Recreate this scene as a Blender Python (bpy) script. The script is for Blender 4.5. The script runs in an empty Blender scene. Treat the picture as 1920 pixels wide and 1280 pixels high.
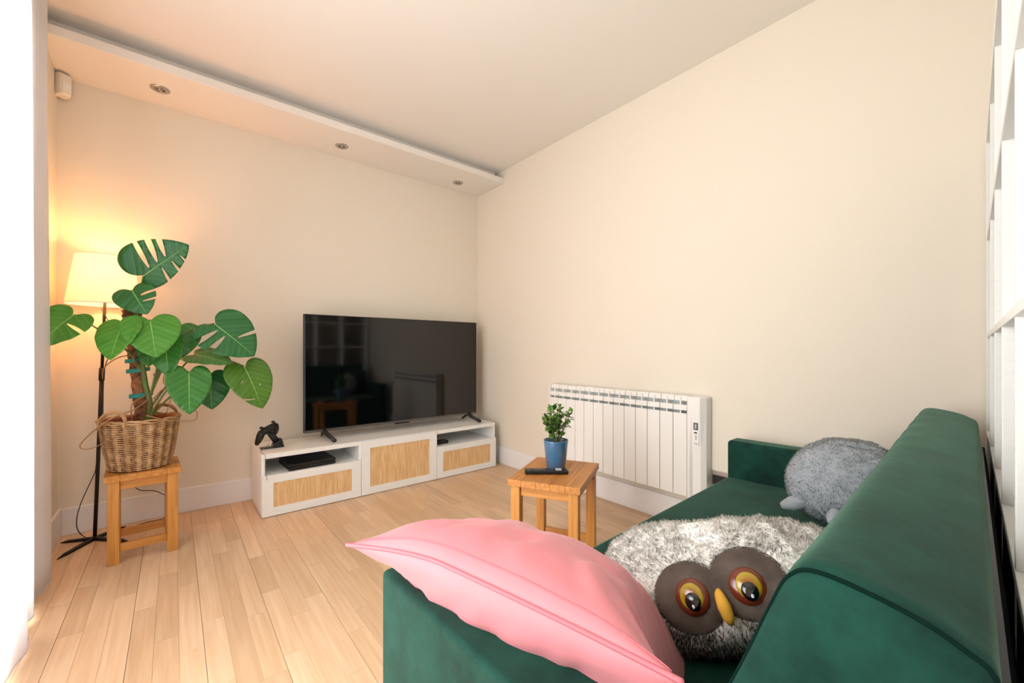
import bpy, bmesh, math, random
from mathutils import Vector, Matrix, noise
from mathutils.geometry import delaunay_2d_cdt

random.seed(7)
SC = bpy.context.scene
COL = SC.collection
R = math.radians

# ------------------------------------------------------------------ camera
F_PX = 769.0
HEAD = R(50.5)                                  # viewing direction in plan, measured from +X
cam_d = bpy.data.cameras.new('camera')
cam = bpy.data.objects.new('camera', cam_d); COL.objects.link(cam)
cam.location = (-2.319, -3.353, 1.03)
cam.rotation_euler = (R(90), 0, HEAD - R(90))
cam_d.sensor_width = 36.0
cam_d.lens = F_PX * 36.0 / 1920.0
cam_d.shift_y = 17.0 / 1920.0
cam_d.clip_start = 0.02
SC.camera = cam

# ------------------------------------------------------------------ world, daylight, exposure
SC.view_settings.view_transform = 'Standard'
SC.view_settings.look = 'None'
SC.view_settings.gamma = 1.0
SC.view_settings.exposure = 0.08
SC.view_settings.use_curve_mapping = False
W = bpy.data.worlds.new('sky'); SC.world = W
W.use_nodes = True
bg = W.node_tree.nodes['Background']
bg.inputs['Color'].default_value = (0.86, 0.93, 1.0, 1)
bg.inputs['Strength'].default_value = 0.8

def area(name, loc, rot, sx, sy, power, col):
    l = bpy.data.lights.new(name, 'AREA'); l.shape = 'RECTANGLE'
    l.size = sx; l.size_y = sy; l.energy = power; l.color = col
    o = bpy.data.objects.new(name, l); COL.objects.link(o)
    o.location = loc; o.rotation_euler = rot
    return o
# daylight arriving through the tall window of the left wall
area('window_daylight', (-3.10, -1.86, 1.20), (0, R(-90), 0), 2.30, 1.85, 100, (1.0, 0.995, 0.982))
# added fill light, set outside an invented window behind the camera
area('added_fill_light', (-2.33, -4.20, 1.52), (R(90), 0, 0), .80, 1.30, 11, (1.0, 0.99, 0.98))

# ------------------------------------------------------------------ helpers
def srgb(h):
    if isinstance(h, str):
        h = h.lstrip('#'); c = [int(h[i:i+2], 16) / 255 for i in (0, 2, 4)]
    else: c = h
    return tuple(((x / 12.92) if x <= .04045 else ((x + .055) / 1.055) ** 2.4) for x in c) + (1,)

class MB:
    """collects boxes, tubes and lathes into one mesh"""
    def __init__(s): s.v = []; s.f = []
    def add(s, vs, fs):
        n = len(s.v); s.v += [tuple(p) for p in vs]; s.f += [tuple(i + n for i in f) for f in fs]; return s
    def box(s, a, b, M=None):
        (x0, y0, z0), (x1, y1, z1) = a, b
        vs = [Vector(p) for p in ((x0,y0,z0),(x1,y0,z0),(x1,y1,z0),(x0,y1,z0),(x0,y0,z1),(x1,y0,z1),(x1,y1,z1),(x0,y1,z1))]
        if M is not None: vs = [M @ p for p in vs]
        return s.add(vs, [(0,3,2,1),(4,5,6,7),(0,1,5,4),(1,2,6,5),(2,3,7,6),(3,0,4,7)])
    def tube(s, pts, r, n=8, closed=False, caps=True):
        pts = [Vector(p) for p in pts]; m = len(pts)
        rs = list(r) if hasattr(r, '__len__') else [r] * m
        vs, fs = [], []; prev = None
        for i, p in enumerate(pts):
            if closed: t = pts[(i+1) % m] - pts[i-1]
            else: t = pts[min(i+1, m-1)] - pts[max(i-1, 0)]
            t.normalize()
            if prev is None:
                up = Vector((0,0,1)) if abs(t.z) < .9 else Vector((1,0,0))
                a = t.cross(up).normalized()
            else:
                a = prev - t * prev.dot(t)
                a = a.normalized() if a.length > 1e-6 else t.orthogonal().normalized()
            prev = a; b = t.cross(a)
            for k in range(n):
                q = 2 * math.pi * k / n
                vs.append(p + (a * math.cos(q) + b * math.sin(q)) * rs[i])
        for i in range(m if closed else m - 1):
            j = (i + 1) % m
            for k in range(n):
                k2 = (k + 1) % n
                fs.append((i*n+k, i*n+k2, j*n+k2, j*n+k))
        if caps and not closed:
            fs.append(tuple(range(n-1, -1, -1))); fs.append(tuple((m-1)*n + k for k in range(n)))
        return s.add(vs, fs)
    def lathe(s, prof, n=32, c=(0,0,0), M=None):
        vs, fs = [], []
        for (r, z) in prof:
            for k in range(n):
                q = 2 * math.pi * k / n
                p = Vector((c[0] + r*math.cos(q), c[1] + r*math.sin(q), c[2] + z))
                vs.append(M @ p if M is not None else p)
        for i in range(len(prof) - 1):
            for k in range(n):
                k2 = (k + 1) % n
                fs.append((i*n+k, i*n+k2, (i+1)*n+k2, (i+1)*n+k))
        return s.add(vs, fs)
    def build(s, name, mat, parent=None, smooth=False, bevel=0, seg=2, solid=0, sub=0, origin=None):
        vs = s.v
        if origin is not None:
            o = Vector(origin); vs = [tuple(Vector(p) - o) for p in vs]
        me = bpy.data.meshes.new(name); me.from_pydata(vs, [], s.f); me.update()
        ob = bpy.data.objects.new(name, me); COL.objects.link(ob)
        if mat: me.materials.append(mat)
        if parent: ob.parent = parent
        elif origin is not None: ob.location = origin
        if smooth:
            for p in me.polygons: p.use_smooth = True
        if bevel:
            m = ob.modifiers.new('bevel', 'BEVEL'); m.width = bevel; m.segments = seg; m.limit_method = 'ANGLE'; m.angle_limit = R(40)
            if seg > 2:
                for p in me.polygons: p.use_smooth = True
                w = ob.modifiers.new('wn', 'WEIGHTED_NORMAL'); w.keep_sharp = False
        if sub:
            m = ob.modifiers.new('subd', 'SUBSURF'); m.levels = sub; m.render_levels = sub
        if solid:
            m = ob.modifiers.new('thickness', 'SOLIDIFY'); m.thickness = solid; m.offset = 0
        return ob

def box(name, a, b, mat, parent=None, bevel=0.002, seg=2, M=None, origin=None):
    return MB().box(a, b, M).build(name, mat, parent, bevel=bevel, seg=seg, origin=origin)

def tag(o, label=None, cat=None, group=None, kind=None):
    if label: o['label'] = label
    if cat: o['category'] = cat
    if group: o['group'] = group
    if kind: o['kind'] = kind
    return o

def thing(name, label, cat, loc=(0,0,0), rz=0, group=None):
    o = bpy.data.objects.new(name, None); COL.objects.link(o); o.empty_display_size = .05
    o.location = loc; o.rotation_euler = (0, 0, rz)
    return tag(o, label, cat, group)

def struct(o): o['kind'] = 'structure'; return o

def catmull(pts, sub=6, closed=False):
    P = [Vector(p) for p in pts]; n = len(P); out = []
    for i in range(n if closed else n - 1):
        if closed: a, b, c, d = P[i-1], P[i], P[(i+1) % n], P[(i+2) % n]
        else: a, b, c, d = P[max(i-1,0)], P[i], P[i+1], P[min(i+2,n-1)]
        for k in range(sub):
            t = k / sub
            out.append(.5 * ((2*b) + (c-a)*t + (2*a-5*b+4*c-d)*t*t + (3*b-a-3*c+d)*t**3))
    if not closed: out.append(P[-1])
    return out

# ------------------------------------------------------------------ materials
def mat(name, col, rough=.5, metal=0, spec=.5, sheen=0, sheen_col=None, coat=0, var=None, bump=None, col2=None, emit=None, emit_s=0, stretch=None, coords='Object', sub=0, sheen_rough=.4):
    m = bpy.data.materials.new(name); m.use_nodes = True
    nt = m.node_tree; N = nt.nodes; L = nt.links; p = N['Principled BSDF']
    p.inputs['Base Color'].default_value = srgb(col)
    p.inputs['Roughness'].default_value = rough; p.inputs['Metallic'].default_value = metal
    p.inputs['Specular IOR Level'].default_value = spec
    p.inputs['Sheen Weight'].default_value = sheen
    p.inputs['Sheen Roughness'].default_value = sheen_rough
    if sheen_col: p.inputs['Sheen Tint'].default_value = srgb(sheen_col)
    p.inputs['Coat Weight'].default_value = coat
    if sub: p.inputs['Subsurface Weight'].default_value = sub; p.inputs['Subsurface Radius'].default_value = (.02,.015,.01)
    if emit: p.inputs['Emission Color'].default_value = srgb(emit); p.inputs['Emission Strength'].default_value = emit_s
    if var or bump:
        tc = N.new('ShaderNodeTexCoord'); src = tc.outputs[coords]
        if stretch:
            mp = N.new('ShaderNodeMapping'); mp.inputs['Scale'].default_value = stretch
            L.new(src, mp.inputs['Vector']); src = mp.outputs['Vector']
    if var:
        nz = N.new('ShaderNodeTexNoise'); nz.inputs['Scale'].default_value = var[0]; nz.inputs['Detail'].default_value = 5
        if len(var) > 2: nz.inputs['Roughness'].default_value = var[2]
        L.new(src, nz.inputs['Vector'])
        rp = N.new('ShaderNodeValToRGB'); e = rp.color_ramp.elements
        c1 = srgb(col); c2 = srgb(col2) if col2 else tuple(x*(1-var[1]) for x in c1[:3]) + (1,)
        e[0].position = .36; e[0].color = c2; e[1].position = .64; e[1].color = c1
        L.new(nz.outputs['Fac'], rp.inputs['Fac']); L.new(rp.outputs['Color'], p.inputs['Base Color'])
    if bump:
        nb = N.new('ShaderNodeTexNoise'); nb.inputs['Scale'].default_value = bump[0]; nb.inputs['Detail'].default_value = 4
        L.new(src, nb.inputs['Vector'])
        bp = N.new('ShaderNodeBump'); bp.inputs['Strength'].default_value = bump[1]; bp.inputs['Distance'].default_value = bump[2] if len(bump) > 2 else .005
        L.new(nb.outputs['Fac'], bp.inputs['Height']); L.new(bp.outputs['Normal'], p.inputs['Normal'])
    return m

def wallpaper(name, col):
    m = mat(name, col, .85, spec=.2); nt = m.node_tree; N = nt.nodes; L = nt.links; p = N['Principled BSDF']
    tc = N.new('ShaderNodeTexCoord')
    hs = []
    for sc in ((1.2, 1.2, .12), (.12, .12, 1.2)):
        mp = N.new('ShaderNodeMapping'); mp.inputs['Scale'].default_value = sc
        nz = N.new('ShaderNodeTexNoise'); nz.inputs['Scale'].default_value = 260; nz.inputs['Detail'].default_value = 2
        L.new(tc.outputs['Object'], mp.inputs['Vector']); L.new(mp.outputs['Vector'], nz.inputs['Vector']); hs.append(nz)
    a = N.new('ShaderNodeMath'); a.operation = 'MAXIMUM'
    L.new(hs[0].outputs['Fac'], a.inputs[0]); L.new(hs[1].outputs['Fac'], a.inputs[1])
    b = N.new('ShaderNodeBump'); b.inputs['Strength'].default_value = .25; b.inputs['Distance'].default_value = .002
    L.new(a.outputs[0], b.inputs['Height']); L.new(b.outputs['Normal'], p.inputs['Normal'])
    return m

def floor_wood():
    m = mat('beech_laminate', '#d8b184', .34, spec=.45); nt = m.node_tree; N = nt.nodes; L = nt.links; p = N['Principled BSDF']
    g = N.new('ShaderNodeNewGeometry'); oi = N.new('ShaderNodeObjectInfo')
    off = N.new('ShaderNodeVectorMath'); off.operation = 'SCALE'; off.inputs[0].default_value = (13.1, 7.7, 3.3)
    L.new(oi.outputs['Random'], off.inputs['Scale'])
    ad = N.new('ShaderNodeVectorMath'); ad.operation = 'ADD'
    L.new(g.outputs['Position'], ad.inputs[0]); L.new(off.outputs[0], ad.inputs[1])
    mp = N.new('ShaderNodeMapping'); mp.inputs['Scale'].default_value = (34, 1.6, 1); L.new(ad.outputs[0], mp.inputs['Vector'])
    nz = N.new('ShaderNodeTexNoise'); nz.inputs['Scale'].default_value = 1.6; nz.inputs['Detail'].default_value = 6; nz.inputs['Distortion'].default_value = .5
    L.new(mp.outputs['Vector'], nz.inputs['Vector'])
    rp = N.new('ShaderNodeValToRGB'); e = rp.color_ramp.elements
    e[0].position = .3; e[0].color = srgb('#d3ae88'); e[1].position = .7; e[1].color = srgb('#e2c3a0')
    L.new(nz.outputs['Fac'], rp.inputs['Fac'])
    tone = N.new('ShaderNodeValToRGB'); t = tone.color_ramp.elements
    t[0].position = 0; t[0].color = (.88, .85, .82, 1); t[1].position = 1; t[1].color = (1.07, 1.08, 1.10, 1)
    t2 = tone.color_ramp.elements.new(.5); t2.color = (1, .99, .97, 1)
    L.new(oi.outputs['Random'], tone.inputs['Fac'])
    mx = N.new('ShaderNodeMix'); mx.data_type = 'RGBA'; mx.blend_type = 'MULTIPLY'; mx.inputs['Factor'].default_value = 1
    L.new(rp.outputs['Color'], mx.inputs['A']); L.new(tone.outputs['Color'], mx.inputs['B'])
    L.new(mx.outputs['Result'], p.inputs['Base Color'])
    return m

def oak(name, col, col2, axis='z'):
    st = {'x': (1.5, 30, 30), 'y': (30, 1.5, 30), 'z': (30, 30, 1.5)}[axis]
    return mat(name, col, .42, spec=.4, var=(2.2, .3, .6), col2=col2, stretch=st)

def rattan():
    m = mat('woven_rattan', '#dcab6c', .6, spec=.3); nt = m.node_tree; N = nt.nodes; L = nt.links; p = N['Principled BSDF']
    tc = N.new('ShaderNodeTexCoord'); sx = N.new('ShaderNodeSeparateXYZ'); L.new(tc.outputs['Object'], sx.inputs[0])
    def wav(out, freq):
        a = N.new('ShaderNodeMath'); a.operation = 'MULTIPLY'; a.inputs[1].default_value = freq; L.new(out, a.inputs[0])
        s = N.new('ShaderNodeMath'); s.operation = 'SINE'; L.new(a.outputs[0], s.inputs[0]); return s
    w1 = wav(sx.outputs['X'], 2*math.pi/.0075); w2 = wav(sx.outputs['Z'], 2*math.pi/.0075)
    mul = N.new('ShaderNodeMath'); mul.operation = 'MULTIPLY'; L.new(w1.outputs[0], mul.inputs[0]); L.new(w2.outputs[0], mul.inputs[1])
    mp = N.new('ShaderNodeMapping'); mp.inputs['Scale'].default_value = (90, 1, 9); L.new(tc.outputs['Object'], mp.inputs['Vector'])
    nz = N.new('ShaderNodeTexNoise'); nz.inputs['Scale'].default_value = 1.0; nz.inputs['Detail'].default_value = 3; L.new(mp.outputs['Vector'], nz.inputs['Vector'])
    ad = N.new('ShaderNodeMath'); ad.operation = 'MULTIPLY_ADD'; ad.inputs[1].default_value = .22; L.new(mul.outputs[0], ad.inputs[0]); L.new(nz.outputs['Fac'], ad.inputs[2])
    rp = N.new('ShaderNodeValToRGB'); e = rp.color_ramp.elements
    e[0].position = .3; e[0].color = srgb('#d9ab72'); e[1].position = .75; e[1].color = srgb('#f2d2a2')
    L.new(ad.outputs[0], rp.inputs['Fac']); L.new(rp.outputs['Color'], p.inputs['Base Color'])
    b = N.new('ShaderNodeBump'); b.inputs['Strength'].default_value = .5; b.inputs['Distance'].default_value = .001
    L.new(mul.outputs[0], b.inputs['Height']); L.new(b.outputs['Normal'], p.inputs['Normal'])
    return m

def cloth_sheer(name, col, transl=.55, transp=.15):
    m = bpy.data.materials.new(name); m.use_nodes = True; nt = m.node_tree; N = nt.nodes; L = nt.links
    N.remove(N['Principled BSDF']); out = N['Material Output']
    d = N.new('ShaderNodeBsdfDiffuse'); t = N.new('ShaderNodeBsdfTranslucent'); tr = N.new('ShaderNodeBsdfTransparent')
    d.inputs[0].default_value = srgb(col); t.inputs[0].default_value = srgb(col)
    m1 = N.new('ShaderNodeMixShader'); m1.inputs[0].default_value = transl; L.new(d.outputs[0], m1.inputs[1]); L.new(t.outputs[0], m1.inputs[2])
    m2 = N.new('ShaderNodeMixShader'); m2.inputs[0].default_value = transp; L.new(m1.outputs[0], m2.inputs[1]); L.new(tr.outputs[0], m2.inputs[2])
    L.new(m2.outputs[0], out.inputs[0])
    return m

def leaf_mat(name, c_dark, c_vein, freq=30.0, transl=.25):
    m = mat(name, c_dark, .28, spec=.5); nt = m.node_tree; N = nt.nodes; L = nt.links; p = N['Principled BSDF']; out = N['Material Output']
    tc = N.new('ShaderNodeTexCoord'); sx = N.new('ShaderNodeSeparateXYZ'); L.new(tc.outputs['Object'], sx.inputs[0])
    ab = N.new('ShaderNodeMath'); ab.operation = 'ABSOLUTE'; L.new(sx.outputs['X'], ab.inputs[0])
    k = N.new('ShaderNodeMath'); k.operation = 'MULTIPLY_ADD'; k.inputs[1].default_value = -.75; L.new(ab.outputs[0], k.inputs[0]); L.new(sx.outputs['Y'], k.inputs[2])
    f = N.new('ShaderNodeMath'); f.operation = 'MULTIPLY'; f.inputs[1].default_value = freq; L.new(k.outputs[0], f.inputs[0])
    fr = N.new('ShaderNodeMath'); fr.operation = 'PINGPONG'; fr.inputs[1].default_value = .5; L.new(f.outputs[0], fr.inputs[0])
    rp = N.new('ShaderNodeValToRGB'); e = rp.color_ramp.elements
    e[0].position = .0; e[0].color = tuple(.45*a + .55*b for a, b in zip(srgb(c_vein), srgb(c_dark))); e[1].position = .09; e[1].color = srgb(c_dark)
    L.new(fr.outputs[0], rp.inputs['Fac'])
    nz = N.new('ShaderNodeTexNoise'); nz.inputs['Scale'].default_value = 14; L.new(tc.outputs['Object'], nz.inputs['Vector'])
    mx = N.new('ShaderNodeMix'); mx.data_type = 'RGBA'; mx.inputs['B'].default_value = srgb(c_vein)
    rr = N.new('ShaderNodeMath'); rr.operation = 'MULTIPLY'; rr.inputs[1].default_value = .22; L.new(nz.outputs['Fac'], rr.inputs[0])
    L.new(rr.outputs[0], mx.inputs['Factor']); L.new(rp.outputs['Color'], mx.inputs['A'])
    L.new(mx.outputs['Result'], p.inputs['Base Color'])
    b = N.new('ShaderNodeBump'); b.inputs['Strength'].default_value = .35; b.inputs['Distance'].default_value = .004
    L.new(fr.outputs[0], b.inputs['Height']); L.new(b.outputs['Normal'], p.inputs['Normal'])
    t = N.new('ShaderNodeBsdfTranslucent'); L.new(mx.outputs['Result'], t.inputs[0])
    ms = N.new('ShaderNodeMixShader'); ms.inputs[0].default_value = transl
    L.new(p.outputs[0], ms.inputs[1]); L.new(t.outputs[0], ms.inputs[2]); L.new(ms.outputs[0], out.inputs[0])
    return m

M_WALL = wallpaper('cream_wallpaper', '#ece3d3')
M_CEIL = mat('ceiling_paint', '#f1ebe3', .9, spec=.2, bump=(220, .1, .002))
M_WHITE = mat('white_gloss_paint', '#f1efee', .4)
M_FLOOR = floor_wood()
M_SUB = mat('dark_underlay', '#4a3524', .9)
M_GAP = mat('brown_joint', '#a98260', .8)
M_LAM = mat('white_laminate', '#f2f2ee', .45, var=(3, .03), stretch=(1, 1, 30))
M_RATTAN = rattan()
M_BLACK = mat('black_plastic', '#141416', .38)
M_BLACKM = mat('black_metal', '#1b1715', .45, metal=.3)
M_SCREEN = mat('tv_glass', '#050506', .06, spec=.5, coat=.3)
M_BEZEL = mat('tv_bezel_grey', '#6d6a66', .35, metal=.6)
M_RAD = mat('radiator_enamel', '#f3f1ec', .38)
M_RADIN = mat('radiator_recess', '#c9d3d6', .6)
M_VELVET = mat('green_velvet', '#14453a', .8, spec=.2, sheen=.55, sheen_col='#93bfa6', var=(7, .35, .7), col2='#082a23', bump=(60, .12, .002), sheen_rough=.35)
M_VSEAM = mat('green_stitching', '#04211b', .9, spec=.1)
M_PINK = mat('pink_satin', '#e08b92', .5, spec=.35, sheen=.35, sheen_col='#ffd9dc', var=(6, .08), bump=(9, .25, .01))
M_PIPE = mat('pink_piping', '#d4727d', .5)
M_OAK = oak('honey_oak_top', '#cd8d47', '#b57432', 'y')
M_OAKZ = oak('honey_oak_upright', '#d1944a', '#b97a35', 'z')
M_OAKX = oak('honey_oak_rail', '#cf9049', '#b87834', 'x')
M_BLUE = mat('blue_glaze', '#47749a', .16, spec=.6, coat=.4, var=(6, .12))
M_SOIL = mat('soil', '#3a281b', .95, bump=(60, .8, .01))
M_WICK = mat('wicker', '#c6a074', .6, var=(18, .3), col2='#a67e50')
M_WICKD = mat('wicker_dark', '#6e4526', .7, var=(14, .3))
M_TERRA = mat('terracotta', '#7d4128', .8)
M_COIR = mat('coir_bark', '#a36b45', .95, var=(30, .5), col2='#54331d', bump=(70, .9, .01))
M_STEM = mat('green_stem', '#54792f', .5, var=(16, .3), col2='#6b5a30')
M_ROOT = mat('brown_root', '#9a7148', .75)
M_TEAL = mat('teal_tie', '#1f8a80', .6)
M_LEAFD = leaf_mat('leaf_dark', '#1f6a33', '#6aa960')
M_LEAFM = leaf_mat('leaf_mid', '#2f7d2f', '#7fb857')
M_LEAFB = leaf_mat('leaf_bright', '#4f9f32', '#a3d069', transl=.4)
M_LEAFY = leaf_mat('leaf_yellowish', '#4b7f22', '#93b24e')
M_RIB = mat('leaf_rib', '#8fbf63', .5)
M_HERB = leaf_mat('herb_leaf', '#5f9236', '#93b85a', 160, .2)
M_HERB2 = leaf_mat('herb_leaf_dark', '#38651f', '#6d9440', 160, .2)
M_CURT = cloth_sheer('sheer_white', '#f5f4f6', .5, .18)
M_SHADE = cloth_sheer('lamp_shade_fabric', '#fcf8f2', .42, 0)
M_BULB = mat('lamp_bulb', '#fff2d8', .4, emit='#ffae66', emit_s=270)
M_CHROME = mat('brushed_nickel', '#b9b3ab', .3, metal=.9)
M_LENS = mat('downlight_lens', '#8f8880', .2, metal=.5)
M_NAVY = mat('navy_door', '#1d222e', .3)
M_CORD = mat('dark_cord', '#2a211c', .5)
M_GREYC = mat('grey_cable', '#8b8a88', .5)
M_FURW = mat('white_plush', '#fffdf8', .9, sheen=.4, sub=0)
M_FURS = cloth_sheer('white_plush_pile', '#fffdf8', .5, 0)
M_FURD = mat('brown_plush', '#4a3d38', .95, sheen=.2)
M_FURM = mat('grey_brown_plush', '#8d8684', .95, sheen=.3)
M_PATCH = mat('taupe_felt', '#6f6258', .9, sheen=.25, var=(16, .3), col2='#51453e')
M_EYER = mat('eye_rust', '#74301a', .2, coat=.5)
M_EYEK = mat('eye_black', '#050505', .1, coat=.6)
M_EYEW = mat('eye_glint', '#e8eef2', .3)
M_BEAK = mat('beak_yellow', '#eab13c', .7)
M_GREY = mat('grey_plush', '#b0b6bc', .95, sheen=.5, var=(22, .3), col2='#9ba2a9')
M_GREYL = mat('grey_plush_light', '#d0d4d8', .95, sheen=.5)
M_GREYS = cloth_sheer('grey_plush_pile', '#c4cad0', .5, 0)
M_GREYT = cloth_sheer('pale_plush_tips', '#e4e7ea', .5, 0)
M_OFFW = mat('sensor_plastic', '#efe9dc', .45)
M_LCD = mat('lcd_grey', '#596068', .25)
M_LABEL = mat('label_grey', '#b9b9b6', .5)
M_GLASS = cloth_sheer('window_glass', '#ffffff', 0, 1)

# iris with yellow to amber rings
def iris_mat():
    m = mat('eye_iris', '#c9a11c', .15, coat=.6); nt = m.node_tree; N = nt.nodes; L = nt.links
    tc = N.new('ShaderNodeTexCoord'); ln = N.new('ShaderNodeVectorMath'); ln.operation = 'LENGTH'
    L.new(tc.outputs['Object'], ln.inputs[0])
    rp = N.new('ShaderNodeValToRGB'); e = rp.color_ramp.elements
    e[0].position = .012; e[0].color = srgb('#a9680f'); e[1].position = .022; e[1].color = srgb('#bcae1d')
    L.new(ln.outputs['Value'], rp.inputs['Fac']); L.new(rp.outputs['Color'], N['Principled BSDF'].inputs['Base Color'])
    return m
M_IRIS = iris_mat()

# ------------------------------------------------------------------ room shell
XL, YB, ZC, T = -2.816, -3.90, 2.668, .12
struct(box('floor', (XL - T, YB - T, -.10), (T, T, -.010), M_GAP, bevel=0)); floor_ob = bpy.data.objects['floor']
tag(floor_ob, 'pale beech strip laminate floor')
struct(box('ceiling', (XL - T, YB - T, ZC), (T, T, ZC + .1), M_CEIL, bevel=0))
struct(box('wall_back', (XL - T, 0, -.01), (T, T, ZC), M_WALL, bevel=0))
struct(box('wall_right', (0, YB - T, -.01), (T, 0, ZC), M_WALL, bevel=0))
b = MB(); b.box((XL - T, YB - T, -.01), (-2.74, YB, ZC)); b.box((-1.92, YB - T, -.01), (0, YB, ZC)); b.box((-2.74, YB - T, -.01), (-1.92, YB, .86)); b.box((-2.74, YB - T, 2.20), (-1.92, YB, ZC))
struct(b.build('wall_front', M_WALL))
fill_win = bpy.data.objects.new('added_fill_window', None); COL.objects.link(fill_win); fill_win['kind'] = 'structure'; fill_win.location = (-2.33, YB - .06, .86)  # invented window and wall opening, added to let the fill light in
b = MB(); b.box((-.41, -.03, 0), (-.36, .03, 1.34)); b.box((.36, -.03, 0), (.41, .03, 1.34)); b.box((-.36, -.03, 0), (.36, .03, .05)); b.box((-.36, -.03, 1.29), (.36, .03, 1.34)); b.build('window_frame', M_WHITE, fill_win)
box('pane', (-.36, -.004, .05), (.36, .004, 1.29), M_GLASS, fill_win, bevel=0)
WY0, WY1, WZ = -2.80, -.92, 2.38
b = MB(); b.box((XL - T, WY1, -.01), (XL, 0, ZC)); b.box((XL - T, YB, -.01), (XL, WY0, ZC)); b.box((XL - T, WY0, WZ), (XL, WY1, ZC))
struct(b.build('wall_left', M_WALL))

# floor staves: three-strip boards, joints recessed
SW = .0675
def stave_mesh():
    c, w = .0006, SW/2 - .00015
    m = bpy.data.meshes.new('stave')
    vs = [(-w,0,-.009),(w,0,-.009),(w,1,-.009),(-w,1,-.009),(-w,0,-c),(w,0,-c),(w,1,-c),(-w,1,-c),
          (-w+c/2,.002,0),(w-c/2,.002,0),(w-c/2,.998,0),(-w+c/2,.998,0)]
    fs = [(0,3,2,1)]
    for a in (0, 4):
        fs += [(a+0,a+1,a+5,a+4),(a+1,a+2,a+6,a+5),(a+2,a+3,a+7,a+6),(a+3,a+0,a+4,a+7)]
    fs.append((8,9,10,11)); m.from_pydata(vs, [], fs); m.materials.append(M_FLOOR); return m
SMESH = stave_mesh()
rf = random.Random(3)
x = -SW/2; i = 0
while x > XL - SW/2 + .004:
    y = 0.0 - rf.uniform(0, .3) + .3
    while y > -3.45:
        L_ = rf.uniform(.36, .72)
        y0, y1 = max(y - L_, YB), min(y, -.004)
        if y1 - y0 > .03:
            o = bpy.data.objects.new('stave', SMESH); COL.objects.link(o); o.parent = floor_ob
            lft = max(x - SW/2, XL); wdt = (x + SW/2 - lft) / SW                # the last row is ripped to width
            o.location = ((lft + x + SW/2) / 2, y0 + .0003, 0); o.scale = (wdt, y1 - y0 - .0006, 1)
        y -= L_
    i += 1
    x -= SW + (.0009 if i % 3 == 0 else 0)

# skirting
BH = .152
struct(box('baseboard_back', (XL + .016, -.016, 0), (-.016, 0, BH), M_WHITE, bevel=.003))
struct(box('baseboard_right', (-.016, -3.20, 0), (0, 0, BH), M_WHITE, bevel=.003))
struct(box('baseboard_left', (XL, WY1 + .02, 0), (XL + .016, 0, BH), M_WHITE, bevel=.003))

# lowered ceiling strip along the back wall
so = struct(box('trim_1', (XL, -.430, 2.548), (0, 0, 2.596), M_CEIL, bevel=.002)); so['label'] = 'lowered ceiling strip with spotlights'
so2 = struct(box('trim_2', (XL, -.330, 2.596), (-.035, 0, ZC), M_CEIL, bevel=0))

# window on the left wall, behind the curtains
win = bpy.data.objects.new('window_1', None); COL.objects.link(win); win['kind'] = 'structure'; win.location = (XL - .06, 0, 0)
b = MB(); xa, xb = -.03, .03
b.box((xa, WY0, 0), (xb, WY0 + .06, WZ)); b.box((xa, WY1 - .06, 0), (xb, WY1, WZ)); b.box((xa, WY0, WZ - .06), (xb, WY1, WZ)); b.box((xa, WY0, 0), (xb, WY1, .06))
b.build('window_frame', M_WHITE, win)
ym = (WY0 + WY1) / 2
box('mullion', (xa, ym - .035, .06), (xb, ym + .035, WZ - .06), M_WHITE, win)
for (a, c) in ((WY0 + .06, ym - .035), (ym + .035, WY1 - .06)):
    box('pane', (-.004, a, .06), (.004, c, WZ - .06), M_GLASS, win, bevel=0)

# ------------------------------------------------------------------ curtains
def curtain(name, label, y0, y1, xc, amp, wl, top_shift, seed, ztop=2.60):
    rr = random.Random(seed); vs, fs = [], []
    nz_, ny = 26, 90
    for i in range(nz_ + 1):
        z = .018 + (ztop - .018) * i / nz_
        for j in range(ny + 1):
            s = j / ny
            y = y0 + (y1 - y0) * s + top_shift * (z / ztop) * (1 - s)
            ph = 2 * math.pi * (y0 - y) / wl
            a = amp * (.75 + .25 * math.sin(z * 1.3 + seed))
            xx = xc + a * math.sin(ph + .25 * math.sin(z * 1.7 + seed)) + .35 * a * math.sin(2.3 * ph + seed + z * .5)
            vs.append((xx, y, z))
    for i in range(nz_):
        for j in range(ny):
            a = i * (ny + 1) + j; fs.append((a, a + 1, a + ny + 2, a + ny + 1))
    root = thing(name, label, 'curtain', (xc, (y0 + y1) / 2, 0), 0, 'sheer window curtains')
    b = MB(); b.add(vs, fs); b.build('fabric', M_CURT, root, smooth=True, solid=.0015, origin=root.location)
    # weighted hem
    b = MB(); b.tube([Vector(v) + Vector((0, 0, .004)) for v in vs[:ny + 1]], .0035, 6); b.build('hem', M_CURT, root, smooth=True, origin=root.location)
    return root
curtain('curtain', 'narrow sheer white curtain fold right beside the plant corner', -.655, -1.36, -2.748, .014, .26, -.02, 1)
curtain('curtain', 'bright sheer white curtain panel nearest the camera at left edge', -1.16, -1.95, -2.712, .014, .34, -.10, 4)
rail = box('curtain_rail', (-2.79, -3.6, 2.602), (-2.69, -.70, 2.640), M_WHITE)
tag(rail, 'white curtain rail under the ceiling along the window', 'curtain rail')

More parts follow.
